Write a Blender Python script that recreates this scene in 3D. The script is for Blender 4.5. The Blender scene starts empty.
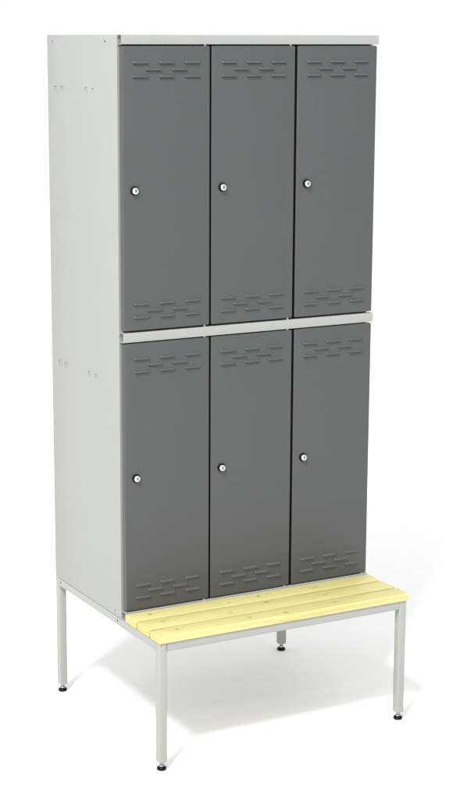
import bpy, bmesh, math, random
from mathutils import Vector, Matrix

random.seed(4)
sc = bpy.context.scene
col = sc.collection

# ---------------------------------------------------------------- camera
YAW, PITCH, ROLL = -0.4917, -0.2059, 0.0015
fw = Vector((-math.sin(YAW) * math.cos(PITCH), math.cos(YAW) * math.cos(PITCH), math.sin(PITCH)))
r = Vector((math.cos(YAW), math.sin(YAW), 0))
u = r.cross(fw)
r2 = math.cos(ROLL) * r + math.sin(ROLL) * u
u2 = -math.sin(ROLL) * r + math.cos(ROLL) * u
cd = bpy.data.cameras.new("camera")
cam = bpy.data.objects.new("camera", cd)
col.objects.link(cam)
cam.matrix_world = Matrix(((r2.x, u2.x, -fw.x, -2.2492), (r2.y, u2.y, -fw.y, -4.721),
                           (r2.z, u2.z, -fw.z, 2.1901), (0, 0, 0, 1)))
cd.sensor_fit = 'HORIZONTAL'
cd.sensor_width = 36
cd.lens = 36 * 1745.5 / 460
cd.shift_x = 29.83 / 460
cd.shift_y = 4.26 / 460
cd.clip_start = 0.1
cd.clip_end = 300
sc.camera = cam

# ---------------------------------------------------------------- light
w = bpy.data.worlds.new("World")
sc.world = w
w.use_nodes = True
bg = w.node_tree.nodes['Background']
bg.inputs[0].default_value = (1.0, 1.0, 1.0, 1)
# white studio surround, fill added on the photographer's side to lift shade under the bench
wn, wl = w.node_tree.nodes, w.node_tree.links
wtc = wn.new('ShaderNodeTexCoord')
wd = wn.new('ShaderNodeVectorMath'); wd.operation = 'DOT_PRODUCT'
wd.inputs[1].default_value = (-0.64, -0.768, 0.0)
wl.new(wtc.outputs['Generated'], wd.inputs[0])
wr = wn.new('ShaderNodeMapRange'); wr.interpolation_type = 'SMOOTHSTEP'
wr.inputs['From Min'].default_value = 0.15; wr.inputs['From Max'].default_value = 1.0
wr.inputs['To Min'].default_value = 1.01; wr.inputs['To Max'].default_value = 2.3
wl.new(wd.outputs['Value'], wr.inputs['Value'])
wl.new(wr.outputs['Result'], bg.inputs[1])

AIM = Vector((0.45, 0.1, 0.9))
ldir = Vector((-0.249, -0.215, 0.409)).normalized()
ld = bpy.data.lights.new("key_softbox", 'AREA')
ld.shape = 'DISK'
ld.size = 2.5
ld.energy = 2300
ld.color = (1.0, 0.995, 0.985)
lo = bpy.data.objects.new("key_softbox", ld)
col.objects.link(lo)
lo.location = AIM + ldir * 14.0
lo.rotation_euler = (-ldir).to_track_quat('-Z', 'Y').to_euler()

sc.view_settings.view_transform = 'Standard'
sc.view_settings.look = 'None'
sc.view_settings.exposure = 0
sc.view_settings.gamma = 1
sc.render.engine = 'CYCLES'

# ---------------------------------------------------------------- materials
def nodes_of(name):
    m = bpy.data.materials.new(name)
    m.use_nodes = True
    nt = m.node_tree
    return m, nt, nt.nodes['Principled BSDF']

def powder(name, c, rough=0.45, grain=0.012, spec=0.4, var=0.03):
    """powder-coated sheet steel: fine orange peel, very slight tone drift"""
    m, nt, b = nodes_of(name)
    N, L = nt.nodes, nt.links
    tc = N.new('ShaderNodeTexCoord')
    n1 = N.new('ShaderNodeTexNoise'); n1.inputs['Scale'].default_value = 700; n1.inputs['Detail'].default_value = 2
    n2 = N.new('ShaderNodeTexNoise'); n2.inputs['Scale'].default_value = 2.2; n2.inputs['Detail'].default_value = 4
    n3 = N.new('ShaderNodeTexNoise'); n3.inputs['Scale'].default_value = 9; n3.inputs['Detail'].default_value = 3
    for n in (n1, n2, n3):
        L.new(tc.outputs['Object'], n.inputs['Vector'])
    bp = N.new('ShaderNodeBump'); bp.inputs['Strength'].default_value = 0.25; bp.inputs['Distance'].default_value = 0.0004
    L.new(n1.outputs['Fac'], bp.inputs['Height'])
    bp2 = N.new('ShaderNodeBump'); bp2.inputs['Strength'].default_value = 0.12; bp2.inputs['Distance'].default_value = grain
    L.new(n2.outputs['Fac'], bp2.inputs['Height'])
    L.new(bp.outputs['Normal'], bp2.inputs['Normal'])
    L.new(bp2.outputs['Normal'], b.inputs['Normal'])
    mr = N.new('ShaderNodeMapRange')
    mr.inputs['To Min'].default_value = 1 - var; mr.inputs['To Max'].default_value = 1 + var
    L.new(n3.outputs['Fac'], mr.inputs['Value'])
    hs = N.new('ShaderNodeHueSaturation'); hs.inputs['Color'].default_value = (*c, 1)
    L.new(mr.outputs['Result'], hs.inputs['Value'])
    L.new(hs.outputs['Color'], b.inputs['Base Color'])
    mr2 = N.new('ShaderNodeMapRange')
    mr2.inputs['To Min'].default_value = rough - .05; mr2.inputs['To Max'].default_value = rough + .05
    L.new(n3.outputs['Fac'], mr2.inputs['Value'])
    L.new(mr2.outputs['Result'], b.inputs['Roughness'])
    b.inputs['Specular IOR Level'].default_value = spec
    return m

def plain(name, c, rough=0.4, metal=0.0, spec=0.5):
    m, nt, b = nodes_of(name)
    N, L = nt.nodes, nt.links
    tc = N.new('ShaderNodeTexCoord')
    n = N.new('ShaderNodeTexNoise'); n.inputs['Scale'].default_value = 220
    L.new(tc.outputs['Object'], n.inputs['Vector'])
    mr = N.new('ShaderNodeMapRange')
    mr.inputs['To Min'].default_value = max(0.02, rough - .06); mr.inputs['To Max'].default_value = rough + .06
    L.new(n.outputs['Fac'], mr.inputs['Value'])
    L.new(mr.outputs['Result'], b.inputs['Roughness'])
    b.inputs['Base Color'].default_value = (*c, 1)
    b.inputs['Metallic'].default_value = metal
    b.inputs['Specular IOR Level'].default_value = spec
    return m

LIGHT = powder("light_grey_powder_coat", (0.266, 0.272, 0.256))
FRAME = powder("pale_grey_tube_coat", (0.270, 0.276, 0.262), rough=0.38)
DARK = powder("dark_grey_powder_coat", (0.0595, 0.0615, 0.063), rough=0.40, spec=0.30, grain=0.008)
BLACK = plain("black_rubber", (0.004, 0.004, 0.004), 0.22, 0, 0.12)
SEAM_SHADE = plain("matt_black_seam_shade", (0.003, 0.003, 0.003), 0.9, 0, 0.02)  # shade colour for the strips added between doors
CHROME = plain("bright_nickel", (0.57, 0.57, 0.56), 0.38, 1.0)
ZINC = plain("zinc_steel", (0.30, 0.30, 0.295), 0.35, 1.0)
PIN = plain("pale_pin", (0.5, 0.5, 0.48), 0.5)
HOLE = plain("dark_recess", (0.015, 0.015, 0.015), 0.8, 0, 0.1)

def wood(name, knots, seed):
    """pale pine board, grain along X, knots at given object-space x, y"""
    m, nt, b = nodes_of(name)
    N, L = nt.nodes, nt.links
    tc = N.new('ShaderNodeTexCoord')
    def math_(op, a, c=None):
        n = N.new('ShaderNodeMath'); n.operation = op
        for i, v in enumerate((a, c)):
            if v is None: continue
            if isinstance(v, (int, float)): n.inputs[i].default_value = v
            else: L.new(v, n.inputs[i])
        return n.outputs[0]
    def noise(scale_vec, sc_, det, off=0.0, src=None):
        mp = N.new('ShaderNodeMapping'); mp.inputs['Scale'].default_value = scale_vec
        mp.inputs['Location'].default_value = (seed * 3.7 + off, seed * 1.3, seed)
        L.new(src or tc.outputs['Object'], mp.inputs['Vector'])
        n = N.new('ShaderNodeTexNoise'); n.inputs['Scale'].default_value = sc_; n.inputs['Detail'].default_value = det
        L.new(mp.outputs[0], n.inputs['Vector'])
        return n.outputs['Fac']
    sep = N.new('ShaderNodeSeparateXYZ'); L.new(tc.outputs['Object'], sep.inputs[0])
    wob = noise((1, 1, 1), 60, 2, 5)
    # knot field: sum of falloffs, also bends the growth rings round each knot
    ksum = None; core = None
    for kx, ky, kr in knots:
        dx = math_('MULTIPLY', math_('SUBTRACT', sep.outputs[0], kx), 0.55)
        dy = math_('SUBTRACT', sep.outputs[1], ky)
        d = math_('SQRT', math_('ADD', math_('MULTIPLY', dx, dx), math_('MULTIPLY', dy, dy)))
        d = math_('ADD', d, math_('MULTIPLY', math_('SUBTRACT', wob, 0.5), kr * 0.9))
        fall = math_('POWER', 2.718, math_('MULTIPLY', math_('MULTIPLY', d, d), -1 / (2 * (kr * 2.6) ** 2)))
        mr = N.new('ShaderNodeMapRange'); mr.interpolation_type = 'SMOOTHSTEP'
        mr.inputs['From Min'].default_value = kr * 1.25; mr.inputs['From Max'].default_value = kr * 0.35
        L.new(d, mr.inputs['Value'])
        cc = mr.outputs['Result']
        ksum = fall if ksum is None else math_('ADD', ksum, fall)
        core = cc if core is None else math_('MAXIMUM', core, cc)
    # growth rings running along the board
    ring = math_('ADD', math_('MULTIPLY', sep.outputs[1], 420),
                 math_('ADD', math_('MULTIPLY', sep.outputs[2], 300), math_('MULTIPLY', noise((1.2, 9, 9), 1.6, 3), 22)))
    ring = math_('ADD', ring, math_('MULTIPLY', ksum, 9))
    ringv = math_('ADD', math_('MULTIPLY', math_('SINE', ring), 0.5), 0.5)
    ringv = math_('POWER', ringv, 2.2)
    fib = noise((6, 260, 260), 2.0, 4)
    tone = noise((2.5, 14, 14), 1.0, 3, 11)
    base = N.new('ShaderNodeMix'); base.data_type = 'RGBA'
    base.inputs[6].default_value = (0.515, 0.474, 0.205, 1)
    base.inputs[7].default_value = (0.40, 0.325, 0.115, 1)
    f = math_('ADD', math_('MULTIPLY', ringv, 0.50), math_('MULTIPLY', math_('SUBTRACT', fib, 0.5), 0.55))
    f = math_('ADD', f, math_('MULTIPLY', math_('SUBTRACT', tone, 0.45), 0.9))
    f = math_('ADD', f, math_('MULTIPLY', ksum, 0.25))
    cl = N.new('ShaderNodeClamp'); L.new(f, cl.inputs[0])
    L.new(cl.outputs[0], base.inputs[0])
    kn = N.new('ShaderNodeMix'); kn.data_type = 'RGBA'
    kn.inputs[7].default_value = (0.30, 0.16, 0.035, 1)
    L.new(base.outputs[2], kn.inputs[6])
    L.new(math_('MULTIPLY', core, 0.95), kn.inputs[0])
    sn = N.new('ShaderNodeSeparateXYZ'); L.new(tc.outputs['Normal'], sn.inputs[0])
    endf = math_('GREATER_THAN', math_('ABSOLUTE', sn.outputs[0]), 0.8)
    eg = N.new('ShaderNodeMix'); eg.data_type = 'RGBA'; eg.blend_type = 'MULTIPLY'
    eg.inputs[7].default_value = (0.92, 0.89, 0.82, 1)
    L.new(endf, eg.inputs[0]); L.new(kn.outputs[2], eg.inputs[6])
    L.new(eg.outputs[2], b.inputs['Base Color'])
    bp = N.new('ShaderNodeBump'); bp.inputs['Strength'].default_value = 0.25; bp.inputs['Distance'].default_value = 0.0006
    L.new(fib, bp.inputs['Height']); L.new(bp.outputs[0], b.inputs['Normal'])
    b.inputs['Roughness'].default_value = 0.5
    b.inputs['Specular IOR Level'].default_value = 0.3
    return m

# ---------------------------------------------------------------- helpers
def add_box(bm, lo_, hi, bev=0.0, seg=2, mat=0, only=None):
    """axis-aligned box; only = axis index restricts bevelled edges to those along it"""
    vs = []
    for x in (lo_[0], hi[0]):
        for y in (lo_[1], hi[1]):
            for z in (lo_[2], hi[2]):
                vs.append(bm.verts.new((x, y, z)))
    q = [(0, 1, 3, 2), (4, 6, 7, 5), (0, 4, 5, 1), (2, 3, 7, 6), (0, 2, 6, 4), (1, 5, 7, 3)]
    fs = [bm.faces.new([vs[i] for i in f]) for f in q]
    for f in fs: f.material_index = mat
    if bev:
        es = {e for f in fs for e in f.edges}
        if only is not None:
            es = {e for e in es if abs((e.verts[0].co - e.verts[1].co)[only]) > 1e-6}
        bmesh.ops.bevel(bm, geom=list(es), offset=bev, segments=seg, profile=0.5, affect='EDGES', clamp_overlap=True)

def add_lathe(bm, centre, axis, prof, n=32, mat=None):
    """revolve (radius, height) pairs around axis from centre"""
    a = Vector(axis).normalized()
    p = a.orthogonal().normalized(); q = a.cross(p)
    rings = []
    for rad, h in prof:
        if rad < 1e-7:
            rings.append([bm.verts.new(Vector(centre) + a * h)])
        else:
            rings.append([bm.verts.new(Vector(centre) + a * h + rad * (math.cos(t) * p + math.sin(t) * q))
                          for t in [2 * math.pi * k / n for k in range(n)]])
    for i in range(len(rings) - 1):
        A, B = rings[i], rings[i + 1]
        mi = mat[i] if mat else 0
        for k in range(n):
            k2 = (k + 1) % n
            if len(A) == 1 and len(B) == 1: continue
            if len(A) == 1: f = bm.faces.new((A[0], B[k], B[k2]))
            elif len(B) == 1: f = bm.faces.new((A[k], B[0], A[k2]))
            else: f = bm.faces.new((A[k], B[k], B[k2], A[k2]))
            f.material_index = mi

def add_tube(bm, pts, rad, n=8, mat=0):
    rings = []
    for i, p in enumerate(pts):
        p = Vector(p)
        t = (Vector(pts[min(i + 1, len(pts) - 1)]) - Vector(pts[max(i - 1, 0)])).normalized()
        a = Vector((1, 0, 0)); b_ = t.cross(a).normalized()
        rings.append([bm.verts.new(p + rad * (math.cos(s) * a + math.sin(s) * b_)) for s in [2 * math.pi * k / n for k in range(n)]])
    for A, B in zip(rings, rings[1:]):
        for k in range(n):
            bm.faces.new((A[k], B[k], B[(k + 1) % n], A[(k + 1) % n])).material_index = mat
    for R in (rings[0], rings[-1]):
        bm.faces.new(R).material_index = mat

def obj(name, bm, mats, parent=None, loc=(0, 0, 0), smooth=True):
    bmesh.ops.recalc_face_normals(bm, faces=bm.faces[:])
    me = bpy.data.meshes.new(name)
    bm.to_mesh(me); bm.free()
    if smooth:
        for p in me.polygons: p.use_smooth = True
        me.set_sharp_from_angle(angle=math.radians(40))
    for m in (mats if isinstance(mats, (list, tuple)) else [mats]):
        me.materials.append(m)
    o = bpy.data.objects.new(name, me)
    col.objects.link(o)
    o.location = loc
    if parent: o.parent = parent
    return o

def box_obj(name, lo_, hi, m, parent, bev=0.0, seg=2, only=None):
    bm = bmesh.new(); add_box(bm, lo_, hi, bev, seg, only=only)
    return obj(name, bm, m, parent)

# ---------------------------------------------------------------- setting: studio floor
m, nt, b = nodes_of("white_studio_floor")
tc = nt.nodes.new('ShaderNodeTexCoord')
nz = nt.nodes.new('ShaderNodeTexNoise'); nz.inputs['Scale'].default_value = 3
nt.links.new(tc.outputs['Object'], nz.inputs['Vector'])
rp = nt.nodes.new('ShaderNodeMix'); rp.data_type = 'RGBA'
rp.inputs[6].default_value = (0.855, 0.855, 0.853, 1); rp.inputs[7].default_value = (0.863, 0.863, 0.861, 1)
nt.links.new(nz.outputs['Fac'], rp.inputs[0]); nt.links.new(rp.outputs[2], b.inputs['Base Color'])
b.inputs['Roughness'].default_value = 0.55
b.inputs['Specular IOR Level'].default_value = 0.15
bm = bmesh.new()
bmesh.ops.create_grid(bm, x_segments=8, y_segments=8, size=120)
floor = obj("floor", bm, m, smooth=False)
floor['kind'] = 'structure'

# ---------------------------------------------------------------- dimensions
W, D, H, ZF = 0.9, 0.515, 2.204, 0.4087
YF = -0.0264                       # face of doors and cross rails
YB = -0.2625                       # front of the bench frame
T = 0.027                          # square tube
root = bpy.data.objects.new("bench_locker", None)
col.objects.link(root)
root['label'] = "light grey steel locker with six dark grey doors above a pale slatted bench"
root['category'] = "locker"

# ---------------------------------------------------------------- carcass
def side_panel(x0, x1, outer):
    bm = bmesh.new()
    add_box(bm, (x0, 0.0, ZF + .0012), (x1, D, H), 0.0012, 2)
    fx = (x1, x1 + 0.014) if outer < 0 else (x0 - 0.014, x0)
    add_box(bm, (fx[0], 0.0006, ZF + .004), (fx[1], 0.0022, H - .004))       # folded front flange
    o = obj("side_panel", bm, LIGHT, root)
    xo = x0 if outer < 0 else x1
    s = outer
    # lanced hanging tabs: narrow n-shaped presses in the sheet
    hw, ht = 0.0075, 0.020
    bm = bmesh.new()
    pts = [(0, -hw, -ht), (s * .0005, -hw, -ht * .8), (s * .0007, -hw, -.004)]
    pts += [(s * .0007, -hw * math.cos(a), -.004 + .004 * math.sin(a)) for a in [math.pi * k / 8 for k in range(1, 8)]]
    pts += [(s * .0007, hw, -.004), (s * .0005, hw, -ht * .8), (0, hw, -ht)]
    add_tube(bm, pts, 0.0011, 8)
    add_box(bm, (-.0004, -hw * .75, -.0034), (.0004, hw * .75, -.0018), mat=1)
    tab = obj("hanging_tab", bm, [LIGHT, HOLE], o)
    first = True
    for z in (2.0475, 1.165):
        for y in (0.452, 0.402, 0.2212, 0.1694):
            t = tab if first else tab.copy()
            if not first:
                col.objects.link(t)
            t.location = (xo, y, z)
            first = False
    # punched holes and rivets
    for y, z, rr, mt in ((.4724, 2.1844, .0032, 1), (.0793, 2.185, .0032, 1), (.046, 2.183, .0022, 2), (.0456, 1.739, .0020, 2),
                         (.0435, .4262, .0022, 1), (.052, .8675, .0014, 2), (.0468, 1.3032, .0016, 0)):
        bm = bmesh.new()
        add_lathe(bm, (xo, y, z), (s, 0, 0), [(rr * 1.35, 0), (rr * 1.2, .0005), (rr, .0006), (rr * .9, .0003), (0, .0003)], 20,
                  [0, 0, mt and 1, mt and 1])
        obj("rivet", bm, [LIGHT, HOLE if mt == 1 else ZINC], o)
    return o

side_panel(0.0, 0.0014, -1)
side_panel(W - 0.0014, W, 1)
box_obj("back_panel", (.002, D - .0025, ZF + .003), (W - .002, D - .0010, H - .003), LIGHT, root)
bm = bmesh.new()
add_box(bm, (.0018, .001, H - .0025), (W - .0018, D - .0030, H - .0010))
for x in (.018, .062, .285, .318, .585, .618, .84, .88):
    add_lathe(bm, (x, .012, H - .0010), (0, 0, 1), [(.005, 0), (.0045, .0010), (.003, .0017), (0, .0018)], 14)
obj("top_panel", bm, LIGHT, root)
box_obj("bottom_panel", (.0018, .001, ZF + .012), (W - .0018, D - .0030, ZF + .0135), LIGHT, root)
box_obj("shelf", (.0018, .035, 1.300), (W - .0018, D - .0030, 1.3015), LIGHT, root)
for x in (0.2993, 0.6009):
    box_obj("divider", (x - .0007, .06, ZF + .014), (x + .0007, D - .0032, 1.2995), LIGHT, root)
    box_obj("divider", (x - .0007, .06, 1.302), (x + .0007, D - .0032, H - .003), LIGHT, root)

# folded channel rails: open ends show left and right
def rail(z0, z1):
    bm = bmesh.new()
    t = .0015
    xa, xb = .0012, .9026
    prof = [(0.0, z0), (YF, z0), (YF, z1), (0.0, z1), (0.0, z1 - .007), (-.0016, z1 - .007), (-.0016, z1 - t), (YF + t, z1 - t),
            (YF + t, z0 + t), (-.0016, z0 + t), (-.0016, z0 + .007), (0.0, z0 + .007)]
    prof = [(y - .0002, z) for y, z in prof]
    A = [bm.verts.new((xa, y, z)) for y, z in prof]
    B = [bm.verts.new((xb, y, z)) for y, z in prof]
    n = len(prof)
    for k in range(n):
        bm.faces.new((A[k], B[k], B[(k + 1) % n], A[(k + 1) % n]))
    bm.faces.new(A); bm.faces.new(B)
    sharp = [e for e in bm.edges if abs(e.verts[0].co.x - e.verts[1].co.x) > .5 and
             abs(e.verts[0].co.y - (YF - .0002)) < 1e-5]
    bmesh.ops.bevel(bm, geom=sharp, offset=.0014, segments=3, profile=.5, affect='EDGES')
    bmesh.ops.triangulate(bm, faces=[f for f in bm.faces if len(f.verts) > 4])
    return obj("cross_rail", bm, LIGHT, root)

rail(2.176, H)
rail(1.2912, 1.3205)
rail(ZF + .0006, .4372)

# ---------------------------------------------------------------- doors
DW = .2930
def louvre(bm, cx, cz, L=.0530, h=.0088, d=.0056, yb=0.0):
    """pressed vent: slopes out from the top, steps back at the lower lip"""
    prof = [(.5, -.02), (.40, .30), (.22, .62), (.02, .86), (-.16, .98), (-.30, 1.0), (-.40, .90), (-.46, .60), (-.49, .20), (-.5, -.05)]
    nu = 28
    rows = []
    for i in range(nu + 1):
        s = -1 + 2 * i / nu
        s = math.copysign(1 - (1 - abs(s)) ** 1.6, s)
        e = (1 - abs(s)) * L / 2
        k = 1.0 if e > h * .55 else math.sqrt(max(0.0, 1 - (1 - e / (h * .55)) ** 2))
        rows.append([bm.verts.new((cx + s * L / 2, yb - d * pd * k, cz + h * pz * (0.15 + .85 * k))) for pz, pd in prof])
    for A, B in zip(rows, rows[1:]):
        for j in range(len(prof) - 1):
            bm.faces.new((A[j], A[j + 1], B[j + 1], B[j]))
    # narrow dark strip under the lip, painted as the shade of its opening
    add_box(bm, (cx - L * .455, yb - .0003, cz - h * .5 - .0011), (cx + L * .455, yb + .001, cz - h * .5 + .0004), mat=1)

def door_mesh(hgt, top_off, bot_off):
    """local origin: lower left corner of the face plane, y=0 is the face"""
    bm = bmesh.new()
    vs = []
    add_box(bm, (0, 0, 0), (DW, .0185, hgt))
    bm.edges.ensure_lookup_table()
    fv = [e for e in bm.edges if all(abs(v.co.y) < 1e-6 for v in e.verts)]
    vert_ = [e for e in fv if abs(e.verts[0].co.z - e.verts[1].co.z) > .1]
    corner = [e for e in bm.edges if abs(e.verts[0].co.y - e.verts[1].co.y) > .01]
    bmesh.ops.bevel(bm, geom=corner, offset=.0045, segments=4, profile=.5, affect='EDGES')
    fe = [e for e in bm.edges if all(abs(v.co.y) < 1e-6 for v in e.verts) and len(e.link_faces) == 2
          and any(abs(f.normal.y) < .5 for f in e.link_faces)]
    bmesh.ops.bevel(bm, geom=fe, offset=.0032, segments=4, profile=.5, affect='EDGES')
    p = .087
    for z0 in (hgt - top_off, bot_off):
        for j, (n, off) in enumerate(((3, 0), (2, .5), (3, 0))):
            for k in range(n):
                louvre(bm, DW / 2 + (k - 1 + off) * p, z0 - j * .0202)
    return bm

def build_lock(parent, x, z):
    bm = bmesh.new()
    add_lathe(bm, (x, 0, z), (0, -1, 0),
              [(.0132, -.0005), (.0134, .004), (.0130, .0060), (.0120, .0074), (.0104, .0076),
               (.0103, .0076), (.0102, .0094), (.0097, .0106), (.0086, .0113), (0, .0114)], 40,
              [0, 0, 0, 0, 0, 1, 1, 1, 1])
    # key slot: dark keyway with rounded ring lip
    add_box(bm, (x - .0019, -.0118, z - .0044), (x + .0019, -.0110, z + .0044), .0006, 1, 2)
    return obj("lock", bm, [BLACK, CHROME, HOLE], parent)

def build_door(z0, z1, lockz):
    bm = door_mesh(z1 - z0, .0478, .0807)
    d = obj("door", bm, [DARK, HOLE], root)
    build_lock(d, .0372, lockz - z0)
    for zz, dz in ((0, -1), (z1 - z0, 1)):
        bm = bmesh.new()
        add_lathe(bm, (DW - .014, .0075, zz - dz * .002), (0, 0, dz), [(.0034, 0), (.0034, .0066), (0, .0066)], 14)
        obj("hinge_pin", bm, PIN, d)
    return d

def copy_door(src):
    c = src.copy(); col.objects.link(c)
    for ch in src.children:
        k = ch.copy(); col.objects.link(k); k.parent = c
    return c

protos = [(build_door(1.3262, 2.1718, 1.7485), 1.3262), (build_door(.4414, 1.2874, .8663), .4414)]
bpy.context.view_layer.update()
XD = (.0042, .3034, .6048)
for src, z0 in protos:
    for i, x in enumerate(XD):
        d = src if i == 0 else copy_door(src)
        d.location = (x, YF, z0)

# black strips added in the upright door joints to stand in for deep shade
for x in (.30005, .60115):
    for z0, z1 in ((1.3272, 2.1708), (.4424, 1.2864)):
        box_obj("seam_shade_strip", (x - .0034, YF + .0030, z0), (x + .0034, YF + .018, z1), SEAM_SHADE, root)

# ---------------------------------------------------------------- bench frame
def leg(x0, y0, top):
    bm = bmesh.new()
    add_box(bm, (x0, y0, .0255), (x0 + T, y0 + T, top), .0032, 3)
    o = obj("leg", bm, FRAME, root)
    cx, cy = x0 + T / 2, y0 + T / 2
    bm = bmesh.new()
    add_lathe(bm, (cx, cy, 0), (0, 0, 1),
              [(0, .0002), (.0125, .0002), (.0146, .0018), (.0152, .0045), (.0146, .0078), (.0120, .0102), (.0085, .0120),
               (.0082, .0124), (.0080, .0160), (.0074, .0168), (.0052, .0170), (.0052, .0205), (.0070, .0208), (.0070, .0246), (.0046, .0248), (.0046, .0262), (0, .0262)],
              32, [0] * 6 + [1] * 10)
    obj("levelling_foot", bm, [BLACK, ZINC], o)
    return o

legs = [leg(0, YB, ZF), leg(W - T, YB, ZF), leg(0, D - T, ZF), leg(W - T, D - T, ZF)]
g = .0004
def frame_rail(lo_, hi, only):
    return box_obj("frame_rail", lo_, hi, FRAME, root, .0030, 3, only=only)
ins = .0003
frame_rail((T + g, YB + ins, ZF - T), (W - T - g, YB + T - ins, ZF - ins), 0)
frame_rail((T + g, D - T + ins, ZF - T), (W - T - g, D - ins, ZF - ins), 0)
for x in (0, W - T):
    f = frame_rail((x + ins, YB + T + g, ZF - T), (x + T - ins, D - T - g, ZF - ins), 1)
    xo, s = (x + ins, -1) if x == 0 else (x + T - ins, 1)
    for y in (.4722, .0279):
        bm = bmesh.new()
        add_lathe(bm, (xo, min(y, D - T - .008), .3967), (s, 0, 0), [(.0042, -.0003), (.0040, .0006), (.0028, .0011), (.0022, .0004), (0, .0004)], 20, [0, 0, 1, 1])
        obj("screw", bm, [ZINC, HOLE], f)
frame_rail((T + g, -.030, ZF - T), (W - T - g, -.030 + T, ZF - ins), 0)

# ---------------------------------------------------------------- bench slats
KN = [[(.070, -.062, .0045), (.345, -.075, .0028), (.460, -.063, .0052), (.668, -.067, .0036)],
      [(.075, -.140, .0045), (.452, -.128, .0052), (.30, -.165, .0024), (.659, -.150, .0034)],
      [(.078, -.226, .0045), (.455, -.244, .0055), (.33, -.235, .0030), (.648, -.228, .0038)]]
ZT = .4336
for i, (ya, yb) in enumerate(((-.1034, -.0298), (-.1904, -.1156), (-.2660, -.2026))):
    bm = bmesh.new()
    add_box(bm, (-.0006, ya, ZF + .0004), (.9040, yb, ZT), .0014, 3)
    obj("bench_slat", bm, wood("pale_pine", KN[i], i + 1), root)
